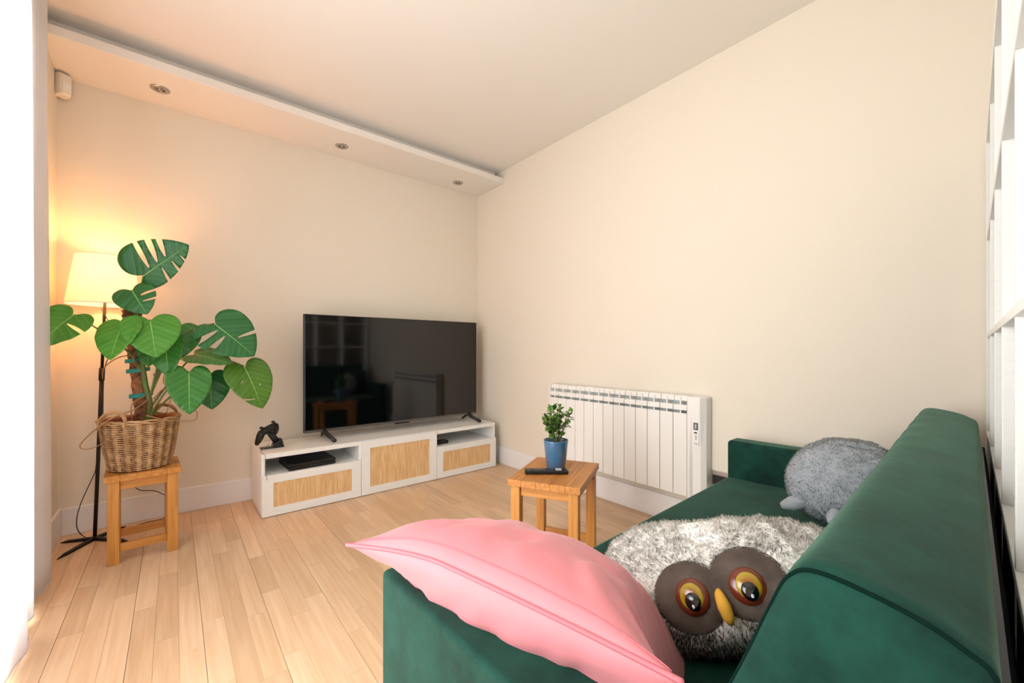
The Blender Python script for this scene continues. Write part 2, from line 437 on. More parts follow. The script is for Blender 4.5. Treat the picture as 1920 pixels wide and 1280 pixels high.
# ------------------------------------------------------------------ downlights
for (x, y, lab) in ((-2.381, -.215, 'round recessed spotlight nearest the curtain'), (-1.357, -.20, 'middle recessed spotlight in the lowered ceiling strip'), (-.337, -.18, 'round recessed spotlight nearest the right wall corner')):
    t = thing('ceiling_spotlight', lab, 'spotlight', (x, y, 2.548), 0, 'recessed ceiling spotlights')
    MB().lathe([(.024, -.001), (.026, -.006), (.040, -.006), (.046, -.003), (.047, .0)], 28).build('rim', M_CHROME, t, smooth=True)
    MB().lathe([(.0, -.0005), (.012, -.001), (.0235, -.003), (.0245, 0)], 24).build('lens', M_LENS, t, smooth=True)
    MB().lathe([(.0, -.009), (.008, -.007), (.010, -.001)], 16).build('lamp_cap', M_CHROME, t, smooth=True)

# ------------------------------------------------------------------ motion sensor in the corner
t = thing('motion_sensor', 'small white motion sensor high in the left corner', 'sensor', (-2.790, -.055, 2.42), R(35))
b = MB()
prof = [(-.026, .0), (-.030, .03), (-.030, .105), (-.026, .118), (.026, .118), (.030, .105), (.030, .03), (.026, .0)]
vs = []
for d, k in ((.028, 1), (-.010, 1), (-.026, .86), (-.034, .6)):
    for (px, pz) in prof: vs.append((px * k, d, .06 + (pz - .06) * (k * .3 + .7)))
fs = []
n = len(prof)
for i in range(3):
    for j in range(n): fs.append((i*n+j, i*n+(j+1) % n, (i+1)*n+(j+1) % n, (i+1)*n+j))
fs += [tuple(range(n-1, -1, -1)), tuple(3*n+j for j in range(n))]
b.add(vs, fs); b.build('housing', M_OFFW, t, bevel=.002)
MB().box((-.017, -.037, .030), (.017, -.033, .070)).build('lens_window', M_WHITE, t, bevel=.002)

# ------------------------------------------------------------------ television cabinet
X0, X1, D, YF, H = -1.905, -.105, .42, -.445, .388
cab = thing('tv_cabinet', 'long low white cabinet with woven rattan fronts under the television', 'cabinet', (X0, -.02, 0))
def cb(name, a, b, m=M_LAM, bev=.0015, par=None): return box(name, a, b, m, par or cab, bev)
# local frame: x from the left end, y negative towards the room
yf = YF + .02 + .018          # carcass front
Wd = X1 - X0
cb('top_panel', (0, yf, H - .030), (Wd, 0, H))
cb('side_panel', (0, yf, .006), (.020, 0, H - .030)); cb('side_panel', (Wd - .020, yf, .006), (Wd, 0, H - .030))
cb('bottom_panel', (.020, yf, .006), (Wd - .020, 0, .026))
cb('back_panel', (.020, -.008, .026), (Wd - .020, 0, H - .030))
for xd in (.606, 1.206): cb('divider', (xd - .012, yf, .026), (xd + .012, -.008, H - .030))
for (a, c) in ((.020, .594), (1.218, Wd - .020)): cb('shelf', (a, yf + .004, .240), (c, -.008, .256))
def front(name, xa, xb, z0, z1, fr):
    y0, y1 = yf - .018, yf - .0005
    f = MB(); f.box((xa, y0, z0), (xa + fr, y1, z1)); f.box((xb - fr, y0, z0), (xb, y1, z1))
    f.box((xa + fr, y0, z0), (xb - fr, y1, z0 + fr * .82)); f.box((xa + fr, y0, z1 - fr * .82), (xb - fr, y1, z1))
    o = f.build(name, M_LAM, cab, bevel=.0012)
    p = MB(); p.box((xa + fr, y0 + .006, z0 + fr * .82), (xb - fr, y1 - .004, z1 - fr * .82)); p.build('rattan_panel', M_RATTAN, o)
front('drawer_front', .002, .605, .004, .258, .062)
front('cabinet_door', .608, 1.205, .004, .384, .062)
front('drawer_front', 1.208, 1.798, .004, .258, .058)

# ------------------------------------------------------------------ television
tv = thing('television', 'large black flat screen television standing on the white cabinet', 'television', (-.885, -.20, H))
w2, zb, zt = .731, .060, .900
MB().box((-w2, -.010, zb), (w2, .026, zt)).build('tv_body', M_BLACK, tv, bevel=.004)
MB().box((-w2 + .35, .026, zb + .05), (w2 - .35, .062, zb + .45)).build('tv_rear_box', M_BLACK, tv, bevel=.01)
MB().box((-w2 + .006, -.0135, zb + .020), (w2 - .006, -.0095, zt - .006)).build('screen', M_SCREEN, tv, bevel=.001)
MB().box((-w2, -.0145, zb), (w2, -.0095, zb + .016)).build('bottom_bezel', M_BEZEL, tv, bevel=.001)
MB().box((-.06, -.017, zb - .010), (.06, .010, zb + .002)).build('receiver_bar', M_BLACK, tv, bevel=.002)
for s, xx in ((-1, -.600), (1, .640)):
    f = MB()
    f.tube([(xx, .0, zb + .02), (xx + .01, -.03, zb - .012), (xx + .035, -.150, .010)], [.015, .016, .014], 10)
    f.tube([(xx, .0, zb + .02), (xx + .005, .03, zb - .010), (xx + .02, .120, .010)], [.013, .012, .010], 10)
    f.build('tv_foot', M_BLACK, tv, smooth=True)

# ------------------------------------------------------------------ game console in the left slot
t = thing('game_console', 'flat black game console lying in the left cabinet slot', 'console', (-1.612, -.285, .2565), R(2))
MB().box((-.146, -.134, .003), (.146, .134, .018)).build('lower_half', M_BLACK, t, bevel=.004)
MB().box((-.140, -.128, .018), (.140, .128, .022)).build('slot_gap', M_EYEK, t, bevel=0)
MB().box((-.146, -.134, .022), (.146, .134, .041)).build('upper_half', M_BLACK, t, bevel=.004)
MB().lathe([(.0, .0008), (.012, .0008), (.0125, 0)], 20, (.02, .02, .041)).build('emblem', M_LCD, t)
for sx in (-.12, .12):
    for sy in (-.11, .11): MB().lathe([(.0, .0), (.01, .0), (.01, .004)], 12, (sx, sy, -.0005)).build('foot', M_BLACK, t)
b = MB(); b.box((-.05, -.02, 0), (.05, .05, .026)); t2 = thing('set_top_box', 'little black box in the right cabinet slot', 'media box', (-.598, -.350, .2562))
b.build('case', M_BLACK, t2, bevel=.004)
MB().box((-.04, -.0215, .008), (.04, -.0195, .016)).build('front_window', M_EYEK, t2, bevel=0)

# ------------------------------------------------------------------ gamepad and charging dock
dk = thing('charging_dock', 'black charging dock holding the gamepad on cabinet top', 'dock', (-1.800, -.245, H), 0)
MB().box((-.085, -.030, 0), (.02, .030, .006)).build('dock_tongue', M_BLACK, dk, bevel=.002)
b = MB()
b.add([(-.020,-.034,0),(.050,-.034,0),(.050,.034,0),(-.020,.034,0),(-.012,-.030,.030),(.036,-.030,.056),(.036,.030,.056),(-.012,.030,.030)],
      [(0,3,2,1),(4,5,6,7),(0,1,5,4),(1,2,6,5),(2,3,7,6),(3,0,4,7)]); b.build('dock_base', M_BLACK, dk, bevel=.003)
b = MB(); b.tube([(.012, 0, .035), (-.012, 0, .070), (-.034, 0, .098)], [.021, .019, .015], 12); b.build('cradle', M_BLACK, dk, smooth=True)
b = MB(); b.tube(catmull([(-.03, 0, .03), (-.06, -.01, .008), (-.095, -.10, .004), (-.094, -.185, .004), (-.090, -.226, .000), (-.088, -.226, -.07), (-.080, -.224, -.15)], 6), .0016, 6); b.build('cable', M_GREYC, dk, smooth=True)
gp = thing('gamepad', 'black game controller propped upright on its charging dock', 'game controller', (-1.838, -.245, H + .122))
gey = Vector((.72, .62, .20)).normalized(); gex = Vector((-.22, .05, -1)); gex = (gex - gey * gex.dot(gey)).normalized(); gez = gex.cross(gey)
if gez.y > 0: gez = -gez
G = Matrix((gex, gey, gez)).transposed().to_4x4()
def gtube(name, pts, rs, m=M_BLACK, n=14, par=gp):
    b = MB(); b.tube([G @ Vector(p) for p in catmull(pts, 5)], [rs[0] + (rs[-1]-rs[0]) * 0 + 0 for _ in range(0)] or _interp(rs, len(catmull(pts, 5))), n); return b.build(name, m, par, smooth=True)
def _interp(rs, n):
    out = []
    for i in range(n):
        q = i / (n - 1) * (len(rs) - 1); k = min(int(q), len(rs) - 2); out.append(rs[k] + (rs[k+1] - rs[k]) * (q - k))
    return out
# local pad frame: y across the pad, x down towards the grips, z out of the face
b = MB(); pts = catmull([(0, -.062, 0), (-.004, -.03, .002), (-.004, .03, .002), (0, .062, 0)], 6)
b.tube([G @ Vector(p) for p in pts], _interp([.020, .024, .024, .020], len(pts)), 16); b.build('pad_body', M_BLACK, gp, smooth=True)
for s in (-1, 1):
    gtube('grip', [(-.006, s*.058, .0), (.022, s*.068, -.004), (.055, s*.076, -.012), (.078, s*.078, -.02)], [.022, .023, .018, .011])
    b = MB(); b.tube([G @ Vector(p) for p in ((.012, s*.028, .018), (.012, s*.028, .032))], [.006, .006], 12); b.tube([G @ Vector(p) for p in ((.012, s*.028, .031), (.012, s*.028, .036))], [.0105, .0095], 14); b.build('thumb_stick', M_BLACK, gp, smooth=True)
    gtube('trigger', [(-.026, s*.050, .004), (-.032, s*.052, -.008), (-.028, s*.052, -.018)], [.008, .009, .006])
b = MB(); b.box((-.020, -.026, .018), (.006, .026, .0255), G.to_4x4()); b.build('touch_pad', M_BLACK, gp, bevel=.002)

# ------------------------------------------------------------------ radiator on the right wall
RY0, RY1, RZ0, RZ1 = -1.105, -2.195, .205, .772
rad = thing('wall_radiator', 'white electric panel radiator on the right wall', 'radiator', (0, RY0, RZ0))
Hh = RZ1 - RZ0; NF = 13; pw = (RY0 - RY1) / NF
MB().box((-.022, -(RY0-RY1), .02), (-.002, 0, Hh - .02)).build('rear_core', M_RADIN, rad)
def fin_mesh():
    b = MB(); g = .0016
    y0, y1 = -pw + g, -g
    zt = Hh - .098
    # front plate with rolled foot
    b.box((-.086, y0, .0), (-.076, y1, zt))
    b.box((-.076, -pw/2 - .003, .01), (-.018, -pw/2 + .003, Hh - .012))       # web to the wall
    # two rolled bars above the plate
    for zc, xr in ((Hh - .066, -.078), (Hh - .014, -.064)):
        pr = [(xr - .008, -.016), (xr - .008, .006), (xr - .002, .014), (xr + .012, .016), (xr + .012, .010), (xr + .002, .008), (xr - .003, .002), (xr - .003, -.016)]
        n = len(pr); vs = [(px, yy, zc + pz) for yy in (y0, y1) for (px, pz) in pr]
        fs = [(j, (j+1) % n, n + (j+1) % n, n + j) for j in range(n)] + [tuple(range(n-1, -1, -1)), tuple(range(n, 2*n))]
        b.add(vs, fs)
    b.box((-.080, -pw/2 - .004, zt - .004), (-.030, -pw/2 + .004, Hh - .006))
    return b
proto = fin_mesh().build('fin', M_RAD, rad, bevel=.003)
for k in range(1, NF):
    c = proto.copy(); COL.objects.link(c); c.parent = rad; c.location.y = -k * pw
MB().box((-.088, 0, 0), (-.004, .010, Hh)).build('end_cap', M_RAD, rad, bevel=.004)
# control column at the near end
cy0, cy1 = RY1 - RY0, RY1 - RY0 - .115
pan = MB(); n = 9
prof = [(-.004, 0), (-.086, 0), (-.092, -.010), (-.092, -.018), (-.078, -.030), (-.078, -.075), (-.060, -.100), (-.004, -.100)]
vs, fs = [], []
lv = [(-.004, 0), (.22, 0), (.30, .004), (.46, .014), (Hh - .01, .014), (Hh, .010)]
for (z, off) in lv:
    for q, (px, py) in enumerate(prof): vs.append((px - (off if q in (4, 5) else 0), cy0 + py, z))
m_ = len(prof)
for i in range(len(lv) - 1):
    for j in range(m_): fs.append((i*m_+j, (i+1)*m_+j, (i+1)*m_+(j+1) % m_, i*m_+(j+1) % m_))
fs += [tuple(range(m_)), tuple((len(lv)-1)*m_ + j for j in range(m_-1, -1, -1))]
pan.add(vs, fs); cp = pan.build('control_column', M_RAD, rad, bevel=.004)
MB().box((-.0895, cy0 - .070, .300), (-.084, cy0 - .036, .440)).build('control_plate', M_WHITE, cp, bevel=.002)
MB().box((-.0915, cy0 - .066, .385), (-.088, cy0 - .040, .425)).build('display', M_LCD, cp, bevel=.001)
MB().box((-.0922, cy0 - .058, .392), (-.0914, cy0 - .048, .418)).build('display_digits', M_LABEL, cp, bevel=0)
MB().box((-.0915, cy0 - .060, .366), (-.088, cy0 - .044, .373)).build('button', M_EYEK, cp, bevel=.001)
MB().box((-.0912, cy0 - .058, .330), (-.088, cy0 - .050, .356)).build('button', M_LABEL, cp, bevel=.001)
MB().box((-.0908, cy0 - .064, .308), (-.088, cy0 - .046, .314)).build('printed_mark', M_LABEL, cp, bevel=0)

# wall socket
t = thing('wall_socket', 'brushed metal wall socket beside the radiator, half behind the sofa', 'socket', (0, -2.345, .322))
MB().box((-.010, -.075, -.045), (0, .065, .045)).build('face_plate', M_CHROME, t, bevel=.002)
MB().box((-.0115, -.055, -.032), (-.009, .042, .022)).build('socket_insert', M_BLACK, t, bevel=.001)
for yy in (-.035, .028): MB().box((-.0135, yy - .008, .004), (-.011, yy + .008, .022)).build('rocker_switch', M_BLACK, t, bevel=.001)

# ------------------------------------------------------------------ oak tables
def small_table(name, label, loc, rz, w, d, h, leg, cat):
    t = thing(name, label, cat, loc, rz)
    tt = .030; o = .012
    nb = 5
    for k in range(nb):                                                     # glued boards of the top
        x0 = -w/2 + w*k/nb; box('top_board', (x0 + .0002, -d/2, h - tt), (x0 + w/nb - .0002, d/2, h), M_OAK, t, .0012 if 0 < k < nb-1 else .002)
    for sx in (-1, 1):
        for sy in (-1, 1):
            cx, cy = sx*(w/2 - o - leg/2), sy*(d/2 - o - leg/2)
            box('leg', (cx - leg/2, cy - leg/2, 0), (cx + leg/2, cy + leg/2, h - tt), M_OAKZ, t, .003)
    xi, yi = w/2 - o - leg, d/2 - o - leg
    for sy in (-1, 1):
        cy = sy*(d/2 - o - leg/2)
        box('apron', (-xi, cy - .010, h - tt - .045), (xi, cy + .010, h - tt), M_OAKX, t, .002)
        box('stretcher', (-xi, cy - .010, .055), (xi, cy + .010, .092), M_OAKX, t, .002)
    for sx in (-1, 1):
        cx = sx*(w/2 - o - leg/2)
        box('apron', (cx - .010, -yi, h - tt - .045), (cx + .010, yi, h - tt), M_OAK, t, .002)
    return t
small_table('plant_stool', 'square honey oak stool under the wicker basket in the corner', (-2.440, -.487, 0), R(3), .288, .290, .430, .044, 'stool')
small_table('side_table', 'honey oak side table with blue pot and remote in the middle', (-.893, -1.958, 0), R(-62), .335, .420, .450, .044, 'table')

# ------------------------------------------------------------------ floor lamp
LB = Vector((-2.652, -.185, 0)); LT = Vector((-2.606, -.185, 1.50))
lamp = thing('floor_lamp', 'black floor lamp with glowing white fabric shade in the corner', 'lamp', LB)
def lp(z): return (LT - LB) * (z / 1.5)
MB().tube([lp(.008), lp(.885)], .0085, 12).build('lower_pole', M_BLACKM, lamp, smooth=True)
MB().tube([lp(.885), lp(1.42)], .0070, 12).build('upper_pole', M_BLACKM, lamp, smooth=True)
MB().tube([lp(.865), lp(.935)], .0125, 14).build('pole_joint', M_BLACKM, lamp, smooth=True)
for (ex, ey) in ((-.135, .060), (.145, -.150), (-.110, -.185), (.115, .120)):
    d_ = Vector((ex, ey, 0)); n_ = Vector((-ey, ex, 0)).normalized(); L_ = d_.length; d_.normalize()
    vs = []
    for (s, hw, z) in ((0, .011, .017), (L_ * .8, .009, .012), (L_, .003, .004)):
        for q in (-1, 1): vs += [tuple(d_*s + n_*hw*q), tuple(d_*s + n_*hw*q + Vector((0,0,z)))]
    fs = []
    for k in range(2):
        a = 4*k; fs += [(a,a+4,a+5,a+1),(a+2,a+3,a+7,a+6),(a+1,a+5,a+7,a+3),(a,a+2,a+6,a+4)]
    fs += [(0,1,3,2),(8,10,11,9)]
    MB().add(vs, fs).build('base_foot', M_BLACKM, lamp, bevel=.001)
sh = lp(1.28)
shade = MB().lathe([(.152, 0), (.152, .004), (.115, .262), (.115, .266)], 48, tuple(sh)).build('lamp_shade', M_SHADE, lamp, smooth=True, solid=.0015)
for (r_, z_) in ((.1525, .002), (.1155, .265)):
    MB().tube([Vector(sh) + Vector((r_*math.cos(2*math.pi*k/48), r_*math.sin(2*math.pi*k/48), z_)) for k in range(48)], .0022, 6, closed=True).build('shade_rim', M_WHITE, shade, smooth=True)
sp = MB()
for k in range(3): q = 2*math.pi*k/3; sp.tube([Vector(sh) + Vector((0,0,.13)), Vector(sh) + Vector((.148*math.cos(q), .148*math.sin(q), .03))], .0018, 6)
sp.build('shade_carrier', M_BLACKM, lamp, smooth=True)
MB().lathe([(0, .050), (.012, .045), (.024, .03), (.030, .005), (.026, -.02), (.015, -.042), (.012, -.06)], 20, tuple(sh + Vector((0,0,.165)))).build('bulb', M_BULB, lamp, smooth=True)
MB().lathe([(0, .0), (.015, 0), (.015, .05), (0, .05)], 16, tuple(sh + Vector((0,0,.085)))).build('socket_holder', M_BLACKM, lamp, smooth=True)
cd = [tuple(lp(1.26) + Vector((-.012,-.01,0))), tuple(lp(1.16) + Vector((.03,-.03,0))), tuple(lp(1.05) + Vector((.05,-.03,0))), tuple(lp(.93) + Vector((.012,-.02,0))), tuple(lp(.6) + Vector((.012,-.012,0))), tuple(lp(.42) + Vector((-.004,-.013,0))),
      tuple(lp(.36) + Vector((-.012,-.012,0))), (-.055, .0, .20), (-.068, .005, .09), (-.035, -.01, .028), (.01, -.024, .024)]
MB().tube(catmull(cd, 8), .0024, 6).build('power_cord', M_CORD, lamp, smooth=True)
cd = [(.012, -.03, .026), (.08, .06, .40), (.12, .10, .30), (.17, .125, .205), (.25, .13, .175), (.32, .14, .10), (.30, .13, .01), (.20, .11, .004), (.10, .05, .004)]
MB().tube(catmull([(.080, .07, .46)] + cd[1:], 8), .0024, 6).build('power_cord', M_CORD, lamp, smooth=True)

# ------------------------------------------------------------------ wicker basket
BC = Vector((-2.452, -.487, .4305))
bk = thing('wicker_basket', 'woven wicker basket with two looped handles on the stool', 'basket', BC)
BHt = .252
def brad(z): q = z / BHt; return .118 + .036 * q + .004 * math.sin(math.pi * q)
NS = 40; NW = 20; NR = 26
weave = MB()
for r_ in range(NR):
    z = .008 + (BHt - .022) * r_ / (NR - 1)
    pts, rads = [], []
    for k in range(NS * 4):
        q = 2 * math.pi * k / (NS * 4)
        cc = math.cos(NW * q + .25 * math.sin(r_ * 1.3))
        rr = brad(z) + .0030 * cc
        pts.append((rr * math.cos(q), rr * math.sin(q), z + .0010 * math.sin(5*q + r_)))
        rads.append(.0038 + .0010 * cc)
    weave.tube(pts, rads, 6, closed=True)
wv = weave.build('weave', M_WICK, bk, smooth=True); wv['kind'] = 'stuff'
st = MB()
for k in range(NS):
    q = 2 * math.pi * (k + .5) / NS
    st.tube([(brad(z) * math.cos(q), brad(z) * math.sin(q), z) for z in (0, .08, .16, BHt - .005)], .0032, 5)
st.build('stakes', M_WICKD, bk, smooth=True)
rm = MB()
for j, (dr, dz) in enumerate(((.004, 0), (-.004, .006), (.005, .009))):
    rm.tube([((brad(BHt) + dr + .003 * math.sin(13*q_ + j*2)) * math.cos(q_), (brad(BHt) + dr + .003 * math.sin(13*q_ + j*2)) * math.sin(q_), BHt - .010 + dz + .003 * math.cos(13*q_ + j*2)) for q_ in [2*math.pi*k/78 for k in range(78)]], .0055, 6, closed=True)
rm.build('rim', M_WICK, bk, smooth=True)
MB().lathe([(.0, .004), (.112, .004), (.114, .0), (.0, 0)], 32).build('basket_base', M_WICKD, bk)
for ang in (R(232), R(52)):
    c_, s_ = math.cos(ang), math.sin(ang)
    hb = MB()
    for j in range(4):
        pp = []
        for k in range(17):
            a = math.pi * k / 16
            w_ = .062 * math.cos(a); hz = .060 * math.sin(a) ** .8
            jj = .006 * math.sin(j * 1.6 + k * .7); kk = .006 * math.cos(j * 1.6 + k * .7)
            rad_ = brad(BHt) + .004 + jj - .012 * math.sin(a)
            pp.append((rad_ * c_ - w_ * s_, rad_ * s_ + w_ * c_, BHt - .03 + hz + kk + (.018 if 0 < k < 16 else 0)))
        hb.tube(pp, .0042, 6)
    hb.build('handle', M_WICK, bk, smooth=True)
inn = thing('planter_pot', 'brown plastic grow pot of soil sunk inside the wicker basket', 'pot', BC + Vector((0, 0, .0045)))
MB().lathe([(0, 0), (.100, 0), (.108, .012), (.140, .236), (.144, .240), (.140, .244), (.135, .236), (.132, .20)], 40).build('pot_wall', M_TERRA, inn, smooth=True)
MB().lathe([(0, .222), (.06, .226), (.11, .221), (.1335, .214)], 32).build('soil', M_SOIL, inn, smooth=True)

# ------------------------------------------------------------------ monstera
PB = BC + Vector((0, 0, .224))
mon = thing('monstera_plant', 'tall monstera with split green leaves in the wicker basket', 'plant', PB)
def pole_at(t):
    a, c, d = Vector((-2.440, -.480, .60)), Vector((-2.455, -.485, .90)), Vector((-2.496, -.470, 1.215))
    return (a*(1-t)**2 + 2*c*t*(1-t) + d*t*t)
pts = [pole_at(k/24) for k in range(25)]
b = MB(); b.tube(pts, [.031 + .003*math.sin(k*2.1) for k in range(25)], 14); b.tube([pole_at(.97) + Vector((.022,-.01,-.03)), pole_at(1) + Vector((.03,-.012,.010))], [.02, .021], 12); b.tube([pole_at(.95), pole_at(1) + Vector((-.012,0,.025))], [.02, .019], 12)
pole = b.build('moss_pole', M_COIR, mon, smooth=True, origin=PB)
tw = MB()
for k in range(9): 
    tt = .80 + k*.022; tw.tube([pole_at(tt) + Vector((.0335*math.cos(q), .0335*math.sin(q), .006*math.sin(q+k))) for q in [2*math.pi*j/20 for j in range(20)]], .0011, 4, closed=True)
tw.build('twine', M_GREYL, pole, smooth=True, origin=PB)
stp = catmull([(-2.425,-.50,.645), (-2.415,-.53,.75), (-2.432,-.535,.86), (-2.445,-.535,.98), (-2.455,-.525,1.08), (-2.462,-.515,1.17), (-2.470,-.505,1.24)], 6)
MB().tube(stp, _interp([.013, .013, .012, .011, .010, .008, .006], len(stp)), 10).build('main_stem', M_STEM, mon, smooth=True, origin=PB)
for tz in (.802, .917, .983):
    q0 = min(range(25), key=lambda k: abs(pts[k].z - tz)); c = pts[q0]
    ring = MB()
    for dz in (-.006, 0, .006): ring.tube([c + Vector((.003 + .043*math.cos(q), -.014 + .047*math.sin(q), dz + .006*math.cos(q))) for q in [2*math.pi*j/24 for j in range(24)]], .0045, 6, closed=True)
    ring.build('tie_band', M_TEAL, mon, smooth=True, origin=PB)

HALF = [(0, .035), (.05, -.045), (.13, -.125), (.26, -.15), (.39, -.09), (.475, .05), (.50, .22), (.465, .42), (.38, .62), (.25, .81), (.11, .95), (0, 1.02)]
def leaf(mat_, B, Tp, face, width=1.0, cuts=(), holes=(), cup=.10, droop=.16, nm='leaf', solid=.0014, skew=0.0):
    """heart leaf; cuts = (side, t at rib, t at margin, half width), holes = (side, x, y, rx, ry, angle)"""
    B, Tp = Vector(B), Vector(Tp); L_ = (Tp - B).length
    ya = (Tp - B).normalized(); n_ = Vector(face); n_ = (n_ - ya * n_.dot(ya)).normalized(); xa_ = ya.cross(n_)
    half = [Vector((p[0], p[1], 0)) for p in catmull([(a, c, 0) for a, c in HALF], 4)]
    out = [Vector((p.x * width * (1 + skew), p.y)) for p in half] + [Vector((-p.x * width * (1 - skew), p.y)) for p in reversed(half[1:-1])]
    polys = []
    for (s, t0, t1, hw) in cuts:
        a = Vector((s * .07 * width, t0)); c = Vector((s * .66 * width, t1)); d = (c - a); Ld = d.length; d.normalize(); nn = Vector((-d.y, d.x))
        pl = []
        for k in range(9): q = k/8; pl.append(a + d*(Ld*q) + nn*hw*math.sin(math.pi*min(q*.72 + .04, .9)) ** .7)
        for k in range(8, -1, -1): q = k/8; pl.append(a + d*(Ld*q) - nn*hw*math.sin(math.pi*min(q*.72 + .04, .9)) ** .7)
        polys.append(pl)
    for (s, hx, hy, rx, ry, an) in holes:
        pl = []
        for k in range(14):
            q = 2*math.pi*k/14; u, v = rx*math.cos(q), ry*math.sin(q)
            pl.append(Vector((s*hx*width + u*math.cos(an) - v*math.sin(an)*s, hy + u*math.sin(an)*s + v*math.cos(an))))
        polys.append(pl)
    vs, es = [], []
    def addp(pl):
        n0 = len(vs)
        for k, p in enumerate(pl): vs.append(p.copy()); es.append((n0 + k, n0 + (k+1) % len(pl)))
    addp(out)
    for pl in polys: addp(pl)
    for i_ in range(1, 18):
        for j_ in range(-9, 10):
            vs.append(Vector((j_ * .058 * width, -.15 + i_ * .066)))
    res = delaunay_2d_cdt(vs, es, [], 0, 1e-5)
    V, Fc = res[0], res[2]
    def inside(p, pl):
        c = False; j = len(pl) - 1
        for i in range(len(pl)):
            if (pl[i].y > p.y) != (pl[j].y > p.y) and p.x < (pl[j].x - pl[i].x) * (p.y - pl[i].y) / (pl[j].y - pl[i].y) + pl[i].x: c = not c
            j = i
        return c
    keep = []
    for f in Fc:
        c = (V[f[0]] + V[f[1]] + V[f[2]]) / 3
        if inside(c, out) and not any(inside(c, pl) for pl in polys): keep.append(f)
    used = sorted({i for f in keep for i in f}); idx = {u: k for k, u in enumerate(used)}
    def surf(p):
        ax = abs(p.x) / width
        z = cup * ax * (1 - .9 * ax) - droop * max(p.y, -.2) ** 2 * .8 + .010 * math.sin(16 * (p.y - .7 * ax)) * min(1, ax * 4)
        return Vector((p.x * L_, p.y * L_, z * L_))
    b = MB(); b.add([surf(V[u]) for u in used], [tuple(idx[i] for i in f) for f in keep])
    o = b.build(nm, mat_, mon, smooth=True, solid=solid)
    # tilt so that base and tip stay on the given points
    s0, s1 = surf(Vector((0, 0))), surf(Vector((0, 1)))
    a_ = math.atan2(s1.z - s0.z, s1.y - s0.y)
    Mx = Matrix((xa_, ya, n_)).transposed().to_4x4()
    o.matrix_local = Matrix.Translation(B - PB) @ Mx @ Matrix.Rotation(-a_, 4, 'X')
    rb = [surf(Vector((0, .03 + .93*k/14))) + Vector((0, 0, .0008)) for k in range(15)]
    r_ = MB(); r_.tube(rb, [.0028 * (1 - .8*k/14) for k in range(15)], 6); r_.build('midrib', M_RIB, o, smooth=True)
    return o
CAMV = Vector((-.05, -.92, .25))
lf = lambda x, y, z: Vector((x, y, z))
leaf(M_LEAFD, (-2.442,-.500,1.414), (-2.262,-.560,1.590), lf(.1,-1,.15), .90, cuts=((1,.36,.18,.030),(1,.58,.48,.030),(1,.76,.74,.024),(-1,.20,.40,.045),(-1,.38,.64,.050),(-1,.56,.84,.050),), cup=.05, skew=-.28)
leaf(M_LEAFD, (-2.484,-.520,1.336), (-2.424,-.600,1.215), lf(-.25,-1,.35), 1.12, cuts=((-1,.30,.30,.05),(-1,.55,.62,.045)), cup=.08)
leaf(M_LEAFB, (-2.685,-.530,1.200), (-2.785,-.660,1.045), lf(.15,-1,.45), .74, cuts=((-1,.28,.40,.045),), cup=.08)
leaf(M_LEAFB, (-2.510,-.600,1.160), (-2.545,-.700,.990), lf(-.55,-1,.30), .92, cup=.16)
leaf(M_LEAFB, (-2.411,-.620,1.182), (-2.385,-.720,1.000), lf(.0,-1,.45), 1.12, cup=.10)
leaf(M_LEAFM, (-2.301,-.500,1.159), (-2.310,-.560,.985), lf(.15,-1,.35), 1.12, cup=.12)
leaf(M_LEAFM, (-2.353,-.540,1.092), (-2.338,-.600,.902), lf(-.45,-1,.2), .82, cup=.14)
leaf(M_LEAFM, (-2.425,-.520,1.060), (-2.420,-.560,.950), lf(.4,-1,.3), .90, cup=.14)
leaf(M_LEAFD, (-2.146,-.550,1.178), (-1.972,-.630,1.004), lf(.1,-1,.25), 1.12, cuts=((1,.16,.10,.060),(1,.34,.46,.050),(-1,.52,.74,.045)), cup=.06)
leaf(M_LEAFM, (-2.231,-.500,1.007), (-2.080,-.630,.955), lf(.1,-.75,1.0), .90, cup=.10)
leaf(M_LEAFM, (-2.258,-.600,.918), (-2.258,-.690,.710), lf(.05,-1,.3), .86, holes=((1,.16,.86,.014,.03,.2),), cup=.10)
leaf(M_LEAFD, (-2.167,-.500,.893), (-2.158,-.570,.712), lf(.1,-1,.3), 1.02, cup=.10)
leaf(M_LEAFY, (-2.006,-.550,.938), (-1.930,-.630,.705), lf(.15,-1,.3), .92, cuts=((1,.78,.66,.022),), holes=((1,.20,.34,.012,.05,-.7),(-1,.14,.50,.010,.03,.3)), cup=.08)

def stalk(p0, mid, p1, r0=.0052, r1=.0034, m=M_STEM, nm='petiole'):
    q = catmull([p0] + list(mid) + [p1], 8)
    MB().tube(q, _interp([r0, r1], len(q)), 7).build(nm, m, mon, smooth=True, origin=PB)
SB = (-2.435, -.53, .70)
stalk((-2.470,-.505,1.22), [(-2.455,-.50,1.32)], (-2.442,-.500,1.416))
stalk((-2.460,-.515,1.15), [(-2.478,-.51,1.24)], (-2.484,-.518,1.338))
stalk((-2.440,-.540,.92), [(-2.50,-.56,1.03), (-2.575,-.55,1.11)], (-2.685,-.528,1.200))
stalk((-2.452,-.530,1.00), [(-2.49,-.56,1.10)], (-2.510,-.598,1.162))
stalk((-2.452,-.530,1.02), [(-2.43,-.57,1.12)], (-2.411,-.618,1.184))
stalk((-2.425,-.53,.76), [(-2.385,-.54,.88), (-2.33,-.52,1.04)], (-2.301,-.498,1.16))
stalk((-2.420,-.53,.75), [(-2.39,-.55,.92)], (-2.353,-.538,1.094))
stalk((-2.445,-.530,.95), [(-2.43,-.53,1.02)], (-2.425,-.518,1.062), .005, .003)
stalk((-2.400,-.54,.85), [(-2.34,-.55,1.05), (-2.25,-.55,1.14)], (-2.146,-.548,1.180))
